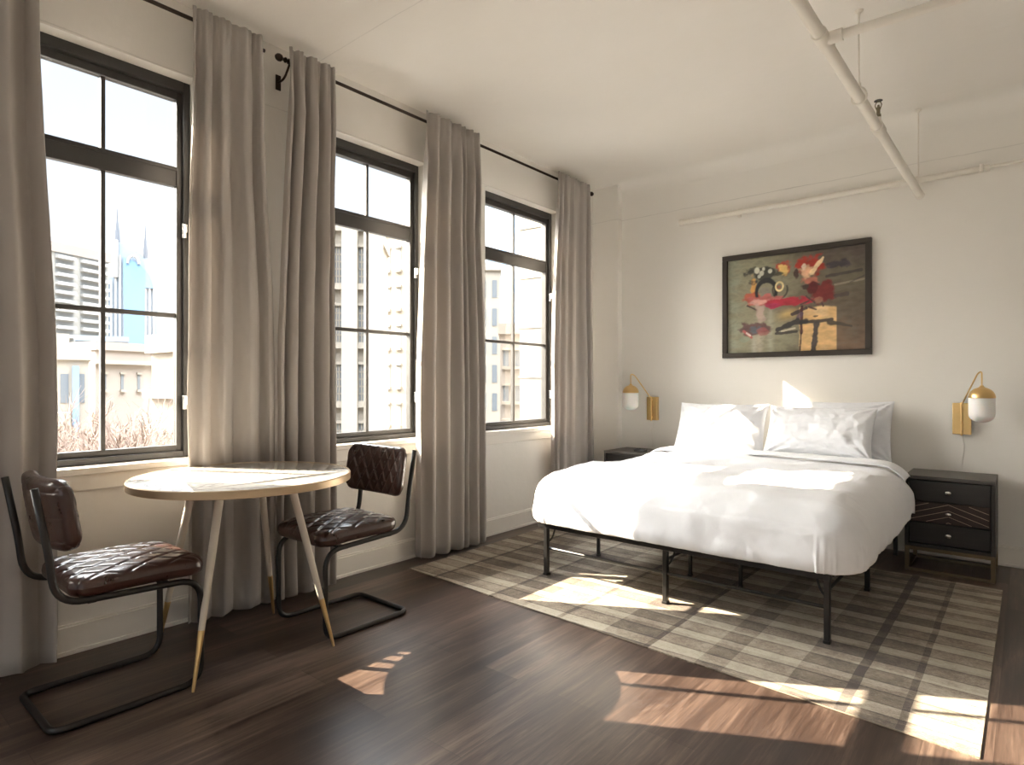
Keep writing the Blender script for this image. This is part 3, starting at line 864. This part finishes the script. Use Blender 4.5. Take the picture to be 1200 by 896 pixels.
# ------------------------------------------------------------------ sprinkler pipe, conduit
PA, PB = Vector((2.40, 1.60, 2.74)), Vector((2.589, 4.915, 2.415))
def along(y): 
    s = (y-PA.y)/(PB.y-PA.y); return PA.lerp(PB, s)
sp = thing('sprinkler_pipe', 'off-white painted sprinkler pipe hanging below the ceiling, running towards the bed wall', 'pipe', tuple(PA))
def rel(p): return tuple(Vector(p)-PA)
r = .0255
dirv = (PB-PA).normalized()
MB().tube([rel(PA), rel(PB)], r, 20).build('main_pipe', M['pipe_paint'], sp, smooth=True)
MB().tube([rel(along(4.87)), rel(PB)], r*1.0+.002, 20).build('end_cap', M['pipe_paint'], sp, smooth=True)
T = along(2.86)
tee = MB().tube([rel(along(2.80)), rel(along(2.92))], r*1.22, 20); tee.tube([rel(T), rel(T+Vector((.075, .003, 0)))], r*1.02, 16)
tee.build('tee_fitting', M['pipe_paint'], sp, smooth=True)
MB().tube([rel(T+Vector((.06, .003, 0))), rel((XR-.001, 2.98, T.z))], .0195, 18).build('branch_pipe', M['pipe_paint'], sp, smooth=True)
for y in (3.42, 4.86):
    p = along(y); ztop = ZC if y < 4.7 else ZC-.02
    MB().tube([rel((p.x, p.y, ztop)), rel((p.x, p.y, p.z+.045))], .0042, 10).build('hanger_rod', M['pipe_paint'], sp, smooth=True)
    MB().lathe([(.02, 0), (.02, -.004), (.009, -.012), (.009, -.016)], 16, rel((p.x, p.y, ztop))).build('ceiling_flange', M['pipe_paint'], sp, smooth=True)
    if y < 4.7:
        lp = []
        for k in range(24):
            a = 2*PI*k/24; lp.append(Vector(rel(p))+Vector((math.sin(a)*.033, 0, math.cos(a)*(.050 if math.cos(a) > 0 else .033))))
        b = MB().tube(lp, .004, 8, closed=True); b.tube([rel((p.x, p.y, p.z+.03)), rel((p.x, p.y, p.z+.07))], .009, 10); b.build('clevis_ring', M['pipe_paint'], sp, smooth=True)
p = along(3.80)
b = MB().tube([rel(along(3.76)), rel(along(3.84))], r*1.25, 20); b.tube([rel(p), rel(p+Vector((0, 0, .06)))], .014, 14)
b.build('sprinkler_outlet', M['pipe_paint'], sp, smooth=True)
q0 = Vector(rel(p))
b = MB().lathe([(.011, .055), (.013, .06), (.013, .075), (.009, .078), (.009, .10), (.012, .104), (.012, .112), (.006, .116), (.005, .126)], 14, tuple(q0))
for sd in (-1, 1): b.tube(fillet([tuple(q0+Vector((sd*.011, 0, .11))), tuple(q0+Vector((sd*.017, 0, .13))), tuple(q0+Vector((0, 0, .152)))], .01), .0022, 6)
b.build('sprinkler_head', simple('sprinkler_bronze', (.22, .19, .12), .45, .5, nscale=15), sp, smooth=True)
b = MB().lathe([(0, .154), (.008, .155), (.020, .151), (.021, .149), (.008, .152), (0, .151)], 18, tuple(q0)); b.build('deflector', M['metal_black'], sp, smooth=True)

cd = thing('wall_conduit', 'off-white painted conduit fixed high across the bed wall', 'conduit', (.857, YB-.03, 2.535))
MB().tube([(0, 0, 0), (2.03, 0, 0)], .021, 16).build('conduit', M['pipe_paint'], cd, smooth=True)
MB().tube([(-.004, 0, 0), (.03, 0, 0)], .025, 16).build('end_cap', M['pipe_paint'], cd, smooth=True)
b = MB()
b.tube([(2.02, 0, 0), (2.10, 0, 0)], .021, 16); b.tube([(2.06, -.02, 0), (2.06, -.055, 0)], .009, 10); b.tube([(2.06, -.05, -.035), (2.06, -.05, .015)], .012, 12)
b.build('coupling', M['pipe_paint'], cd, smooth=True)
MB().tube([(2.09, 0, .004), (XR-.857-.001, 0, .012)], .0105, 14).build('thin_conduit', M['pipe_paint'], cd, smooth=True)
for x in (.5, 1.1, 1.7, 2.5):
    b = MB(); b.tube([(x-.012, 0, 0), (x+.012, 0, 0)], .0235 if x < 2 else .0135, 14); b.box(x-.012, x+.012, .018, .0295, -.035, .035); b.build('clamp', M['pipe_paint'], cd, smooth=True)

# ------------------------------------------------------------------ outside
CAM = Vector((3.137, 0, 1.15)); YAW = math.radians(39.95); FPX = 720.0
def direction(u, v):
    rr = (u-600)/FPX
    return Vector((rr*math.cos(YAW)-math.sin(YAW), rr*math.sin(YAW)+math.cos(YAW), (450-v)/FPX))
GZ = -11.0
cream = simple('limestone_cream', (.27, .24, .20), .85, nscale=.3, namt=.06)
pinkst = simple('brick_pale', (.235, .205, .18), .85, nscale=.3, namt=.08)
concrete = simple('tower_concrete', (.26, .25, .23), .85, nscale=.1, namt=.06)
slabm = simple('balcony_concrete', (.32, .31, .30), .85, nscale=.1, namt=.05)
glaz = simple('city_glazing', (.11, .125, .14), .5, nscale=.2, namt=.1)
bluegl = simple('blue_curtain_wall', (.15, .265, .43), .35, nscale=.05, namt=.15)
greygl = simple('grey_curtain_wall', (.20, .235, .28), .5, nscale=.05, namt=.12)
struct(MB().box(-420, -.4, -300, 420, GZ-1, GZ).build('ground', simple('street', (.12, .115, .105), .9, nscale=.2, namt=.2)), None)

def block(name, label, u0, u1, vtop, dist, yaw_off=0., depth=20, wallm=cream, cols=5, rows=6, win=(.55, .6), zbase=None, part='window', wm=None, floor_h=None, zwin=None, frames=True, vbot=None):
    """a building whose front spans the view angles of u0..u1 at the given distance"""
    d0 = direction(u0, 450); d1 = direction(u1, 450)
    p0 = CAM+d0*(dist/d0.length); p1 = CAM+d1*((dist*(1+yaw_off))/d1.length)
    mid = (p0+p1)/2; W = (p1-p0).length; dm = direction((u0+u1)/2, 450)
    zt = CAM.z+(450-vtop)/FPX*(mid-CAM).xy.length/dm.xy.length
    t = thing(name, label, 'building', (p0.x, p0.y, GZ), math.atan2((p1-p0).y, (p1-p0).x))
    Hh = zt-GZ
    MB().box(0, W, 0, depth, 0, Hh).build('wall', wallm, t)
    MB().box(-.15, W+.15, -.25, depth, Hh-.5, Hh+.35).build('parapet', wallm, t)
    return t, W, Hh
def facade(t, W, z0, z1, cols, rows, wf, hf, mat, frame=None, lim=60, x0=0, deep=.12, mull=0):
    cw = (W-x0)/cols; rh = (z1-z0)/rows; n = 0
    for c in range(cols):
        for r_ in range(rows):
            xc = x0+(c+.5)*cw; zc = z0+(r_+.5)*rh; a, h_ = cw*wf/2, rh*hf/2
            wo = MB().box(xc-a, xc+a, -.05, .05, zc-h_, zc+h_).build('window', mat, t)
            if frame:
                b = MB(); f = .12
                b.box(xc-a-f, xc+a+f, -.22, .02, zc+h_, zc+h_+f*1.5); b.box(xc-a-f, xc+a+f, -.28, .02, zc-h_-f*2, zc-h_)
                for k in range(1, mull+1):
                    xx = xc-a+2*a*k/(mull+1); b.box(xx-.04, xx+.04, -.09, -.04, zc-h_, zc+h_)
                for k in range(1, mull*2+1 if mull else 1):
                    zz = zc-h_+2*h_*k/(mull*2+1); b.box(xc-a, xc+a, -.09, -.04, zz-.04, zz+.04)
                b.build('window_surround', frame, wo)

# residential tower with balconies (seen through the left window)
t, W, Hh = block('residential_tower', 'pale residential high-rise with rows of balconies seen through the left window', 47, 127, 297, 270, .06, 22, concrete)
MB().box(-.6, W+.6, -.6, 22, Hh-.8, Hh+2.6).build('roof_slab', pinkst, t)
nf = 30; bandm = simple('tower_glazing', (.19, .195, .195), .6, nscale=.2)
for k in range(nf):
    z = Hh-3-k*3.15
    if z < 12: break
    MB().box(W*.20, W*.46, -1.6, 0, z, z+1.15).build('balcony', slabm, t)
    MB().box(W*.56, W*.97, -1.6, 0, z, z+1.15).build('balcony', slabm, t)
    b = MB().box(W*.20, W*.46, -.08, .02, z+1.2, z+2.7); b.build('window_band', bandm, t)
    b = MB().box(W*.56, W*.97, -.08, .02, z+1.2, z+2.7); b.build('window_band', bandm, t)
    MB().box(W*.05, W*.11, -.08, .02, z+1.0, z+2.5).build('window', glaz, t)

# blue glass tower with two spires
d = 330.
spirem = simple('spire_steel', (.09, .10, .12), .6, nscale=.2)
def place(u, dist): 
    dd = direction(u, 450); return CAM+dd*(dist/dd.length)
p0, p1 = place(122, d), place(184.5, d); W = (p1-p0).xy.length; ang = math.atan2((p1-p0).y, (p1-p0).x)
tw = thing('glass_tower', 'blue glass skyscraper with two pointed spires seen through the left window', 'building', (p0.x, p0.y, GZ), ang)
sc_ = d/direction(150, 450).length/FPX
def Z(v): return CAM.z+(450-v)*sc_-GZ
def X(u): return (u-122)/(184.5-122)*W
def prism(poly, y0, y1):
    b = MB(); n = len(poly)
    vs = [(x, y0, z) for x, z in poly]+[(x, y1, z) for x, z in poly]
    fs = [tuple(range(n)), tuple(reversed(range(n, 2*n)))]+[(i, i+n, (i+1) % n+n, (i+1) % n) for i in range(n)]
    return b.add(vs, fs)
prism([(X(122), 0), (X(184.5), 0), (X(184.5), Z(338)), (X(180), Z(325)), (X(174), Z(314)), (X(172), Z(300)), (X(138), Z(284)), (X(133), Z(284)), (X(133), Z(326)), (X(122), Z(327))], 0, 35).build('tower_shaft', greygl, tw)
prism([(X(145), Z(450)), (X(169), Z(450)), (X(169.5), Z(336)), (X(180), Z(336)), (X(173), Z(318)), (X(160), Z(307)), (X(144), Z(302)), (X(144), Z(330))], -1.2, 0).build('glazed_face', bluegl, tw)
prism([(X(133), Z(326)), (X(138), Z(326)), (X(138), Z(283)), (X(133), Z(283))], -1.6, 6).build('shoulder', slabm, tw)
for (u, vt, vb) in ((136.5, 246, 284), (169.5, 262, 300)):
    b = MB(); x = X(u)
    b.tube([(x, 1, Z(vb)), (x, 1, Z(vb-12)), (x, 1, Z(vt+14)), (x, 1, Z(vt))], [1.3, 1.0, .45, .18], 8); b.build('spire', spirem, tw, smooth=True)
lp = [(X(155.5)+math.cos(a)*X(122+6.5), -1.6, Z(309)+math.sin(a)*(Z(300)-Z(309))) for a in [PI*k/16 for k in range(17)]]
MB().tube(lp, .6, 6).build('crown_arch', slabm, tw)
for k in range(12):
    u = 125+k*5
    if 145 < u < 170: continue
    MB().box(X(u)-.35, X(u)+.35, -.9, 0, 0, Z(330 if u < 133 or u > 140 else 300) if u < 182 else Z(340)).build('vertical_fin', slabm, tw)

# low civic building behind the trees
t, W, Hh = block('stone_hall', 'long low pale stone building behind the bare trees, under the glass tower', 112, 190, 406, 74, .05, 16, pinkst)
facade(t, W, Hh-5.0, Hh-2.4, 4, 1, .17, .62, glaz, cream)
MB().box(-.2, W+.2, -.5, 0, Hh-1.9, Hh-1.5).build('cornice', cream, t)
t, W, Hh = block('terrace_building', 'cream low-rise with a flat canopy at the lower left of the left window', 46, 104, 414, 60, .0, 14, cream)
facade(t, W, Hh-4.6, Hh-.9, 3, 1, .5, .62, glaz, None)
MB().box(-.3, W*.62, -2.2, 0, Hh-5.6, Hh-4.6).build('canopy', cream, t)
MB().box(W*.66, W*.80, -.5, 0, Hh-9, Hh-1).build('glass_bay', bluegl, t)
MB().box(W*.12, W*.60, .5, 7, Hh+.35, Hh+1.6).build('roof_penthouse', cream, t)
t, W, Hh = block('grey_office', 'blue-grey office block between the high-rise and the glass tower', 88, 150, 396, 120, .0, 14, greygl)
facade(t, W, Hh-9, Hh-1, 6, 2, .6, .5, bluegl, None)
t, W, Hh = block('corner_building', 'cream building close by at the right edge of the left window', 178, 222, 400, 34, -.10, 6, cream)
MB().box(-.2, W+.2, -.35, 0, Hh-2.6, Hh-2.2).build('cornice', cream, t)
facade(t, W, Hh-12, Hh-3.4, 4, 3, .28, .45, concrete, cream)

# cream building seen through the middle window
t, W, Hh = block('stone_office', 'cream stone building with tall gridded windows filling the middle window', 352, 440, 262, 42, -.02, 8, cream)
facade(t, W, Hh-27.5, Hh-.8, 3, 7, .30, .62, glaz, cream, mull=2)
for k in range(4): MB().box(W*(k/3.)-.5, W*(k/3.)+.5, -.55, 0, 0, Hh).build('pilaster', cream, t)
for k in range(6): MB().box(-.3, W+.3, -.32, 0, Hh-4.3-k*3.82, Hh-3.95-k*3.82).build('string_course', cream, t)
t, W, Hh = block('ribbed_office', 'cream ribbed building at the right side of the middle window', 436, 500, 268, 60, -.06, 8, cream)
facade(t, W, Hh-30, Hh-1, 5, 8, .40, .55, concrete, cream)

# buildings seen through the right window
t, W, Hh = block('blue_tower', 'tall blue-grey tower behind the others in the right window', 545, 622, 205, 130, -.05, 20, greygl)
facade(t, W, Hh-62, Hh-2, 6, 10, .62, .55, bluegl, None)
t, W, Hh = block('narrow_office', 'cream narrow building at the left side of the right window', 560, 586, 312, 74, .0, 8, cream)
facade(t, W, Hh-18, Hh-1, 2, 5, .45, .62, glaz, None)
t, W, Hh = block('brick_block', 'pinkish brick block low in the right window', 586, 614, 384, 48, .0, 12, pinkst)
facade(t, W, Hh-12, Hh-1, 2, 4, .45, .45, glaz, cream)
t, W, Hh = block('pale_stone_tower', 'pale stone wall rising the full height of the right window', 609, 668, 150, 40, -.05, 8, cream)
for k in range(9): MB().box(-.05, W+.05, -.06, 0, Hh-3-k*3.2, Hh-2.9-k*3.2).build('joint_course', concrete, t)

# bare trees below the left window
barkm = simple('bare_twigs', (.17, .125, .10), .9, nscale=2, namt=.3)
barkd = simple('tree_bark', (.24, .19, .15), .9, nscale=2, namt=.3)
def tree(label, u, dist, topv, seed):
    rnd = random.Random(seed); p = place(u, dist)
    top = CAM.z+(450-topv)/FPX*(dist/direction(u, 450).length)
    Ht = top-GZ
    o = thing('bare_tree', label, 'tree', (p.x, p.y, GZ), 0, 'bare winter trees below the left window')
    tr = MB(); tw_ = MB()
    tr.tube([(0, 0, 0), (.1, .05, Ht*.2), (.05, .1, Ht*.56)], [.24, .18, .12], 8)
    def grow(p0, dirv_, L, rr, lvl):
        p1 = p0+dirv_*L
        mid = p0+dirv_*L*.5+Vector((rnd.uniform(-1, 1), rnd.uniform(-1, 1), rnd.uniform(-.3, .5)))*L*.08
        (tr if lvl < 2 else tw_).tube([p0, mid, p1], [rr, rr*.8, rr*.6], 5 if lvl < 2 else 3, caps=False)
        if lvl >= 5: return
        for _ in range(5 if lvl < 4 else 4):
            nd = (dirv_+Vector((rnd.uniform(-1, 1), rnd.uniform(-1, 1), rnd.uniform(-.45, .75)))*.85).normalized()
            s = rnd.uniform(.35, 1)
            grow(p0.lerp(p1, s), nd, L*rnd.uniform(.52, .78), rr*.62, lvl+1)
    for k in range(5):
        a = 2*PI*k/5+rnd.random()
        grow(Vector((.05, .1, Ht*(.36+.04*k))), Vector((math.cos(a)*.9, math.sin(a)*.9, rnd.uniform(.5, 1.1))).normalized(), Ht*.27, .085, 1)
    tr.build('trunk', barkd, o); tw_.build('branches', barkm, o)
for i, (u, dist, tv, lb) in enumerate(((66, 24, 462, 'bare tree nearest the left edge of the left window'), (98, 30, 455, 'bare tree in front of the cream low-rise, left of the mullion'), (128, 26, 462, 'bare tree standing behind the window mullion'),
                        (156, 32, 452, 'bare tree in front of the long stone building, right of the mullion'), (60, 40, 458, 'bare tree farther back at the left'), (176, 24, 478, 'bare tree low at the foot of the corner building'))):
    tree(lb, u, dist, tv, 40+i)

# unseen block added outside to keep the sun off the right-hand pillow
struct(MB().box(-8.2, -7.8, -.86, -.60, GZ, 10.5).box(-8.3, -7.7, -.95, -.50, 10.2, 10.5).build('sun_blocker', pinkst))
# ------------------------------------------------------------------ light
SUN = Vector((-1, -.54, .755)).normalized()
ld = bpy.data.lights.new('sun', 'SUN'); ld.energy = 14; ld.angle = math.radians(.35); ld.color = (1, .83, .63)
so = bpy.data.objects.new('sun', ld); C.objects.link(so); so.rotation_euler = SUN.to_track_quat('Z', 'Y').to_euler(); so.location = (-20, -10, 15)

w = bpy.data.worlds.new('sky'); scene.world = w; w.use_nodes = True; nt = w.node_tree
bg = nt.nodes['Background']
tc = nt.nodes.new('ShaderNodeTexCoord'); sepn = nt.nodes.new('ShaderNodeSeparateXYZ'); nt.links.new(tc.outputs['Generated'], sepn.inputs[0])
rp = nt.nodes.new('ShaderNodeValToRGB'); cr_ = rp.color_ramp
cr_.elements[0].position = 0; cr_.elements[0].color = (.90, .85, .76, 1)
cr_.elements[1].position = .6; cr_.elements[1].color = (.60, .72, .92, 1)
e = cr_.elements.new(.10); e.color = (.90, .90, .88, 1)
e = cr_.elements.new(.28); e.color = (.78, .85, .97, 1)
nt.links.new(sepn.outputs[2], rp.inputs[0])
dt = nt.nodes.new('ShaderNodeVectorMath'); dt.operation = 'DOT_PRODUCT'; dt.inputs[1].default_value = SUN
nt.links.new(tc.outputs['Generated'], dt.inputs[0])
mr = nt.nodes.new('ShaderNodeMapRange'); mr.interpolation_type = 'SMOOTHERSTEP'; mr.inputs[1].default_value = .78; mr.inputs[2].default_value = 1.0; mr.inputs[3].default_value = 0; mr.inputs[4].default_value = 28.0
nt.links.new(dt.outputs['Value'], mr.inputs[0])
glow = nt.nodes.new('ShaderNodeMix'); glow.data_type = 'RGBA'; glow.blend_type = 'MULTIPLY'; glow.inputs[0].default_value = 1
glow.inputs[6].default_value = (1, .93, .84, 1)
nt.links.new(mr.outputs[0], glow.inputs[7])
ad_ = nt.nodes.new('ShaderNodeMix'); ad_.data_type = 'RGBA'; ad_.blend_type = 'ADD'; ad_.inputs[0].default_value = 1; ad_.clamp_result = False
nt.links.new(rp.outputs[0], ad_.inputs[6]); nt.links.new(glow.outputs[2], ad_.inputs[7])
zr_ = nt.nodes.new('ShaderNodeMapRange'); zr_.interpolation_type = 'SMOOTHSTEP'; zr_.inputs[1].default_value = .42; zr_.inputs[2].default_value = .85; zr_.inputs[3].default_value = 0; zr_.inputs[4].default_value = 18
nt.links.new(sepn.outputs[2], zr_.inputs[0])
zc_ = nt.nodes.new('ShaderNodeMix'); zc_.data_type = 'RGBA'; zc_.blend_type = 'MULTIPLY'; zc_.inputs[0].default_value = 1; zc_.inputs[6].default_value = (.93, .96, 1, 1)
nt.links.new(zr_.outputs[0], zc_.inputs[7])
a2_ = nt.nodes.new('ShaderNodeMix'); a2_.data_type = 'RGBA'; a2_.blend_type = 'ADD'; a2_.inputs[0].default_value = 1; a2_.clamp_result = False
nt.links.new(ad_.outputs[2], a2_.inputs[6]); nt.links.new(zc_.outputs[2], a2_.inputs[7])
nt.links.new(a2_.outputs[2], bg.inputs['Color']); bg.inputs['Strength'].default_value = .48

# ------------------------------------------------------------------ camera and view
cam = bpy.data.cameras.new('camera'); co = bpy.data.objects.new('camera', cam); C.objects.link(co)
cam.sensor_width = 36; cam.lens = 36*FPX/1200; cam.shift_y = 2/1200; cam.clip_end = 2000; cam.clip_start = .05
co.location = CAM; co.rotation_euler = (PI/2, 0, YAW)
scene.camera = co
scene.view_settings.view_transform = 'Standard'
try: scene.view_settings.look = 'None'
except Exception: pass
scene.view_settings.gamma = 1; scene.view_settings.use_curve_mapping = False
scene.view_settings.exposure = 1.58
cy = scene.cycles
cy.use_denoising = True; cy.max_bounces = 14; cy.diffuse_bounces = 8; cy.transparent_max_bounces = 12
cy.sample_clamp_indirect = 8; cy.caustics_reflective = False; cy.caustics_refractive = False; cy.blur_glossy = .5
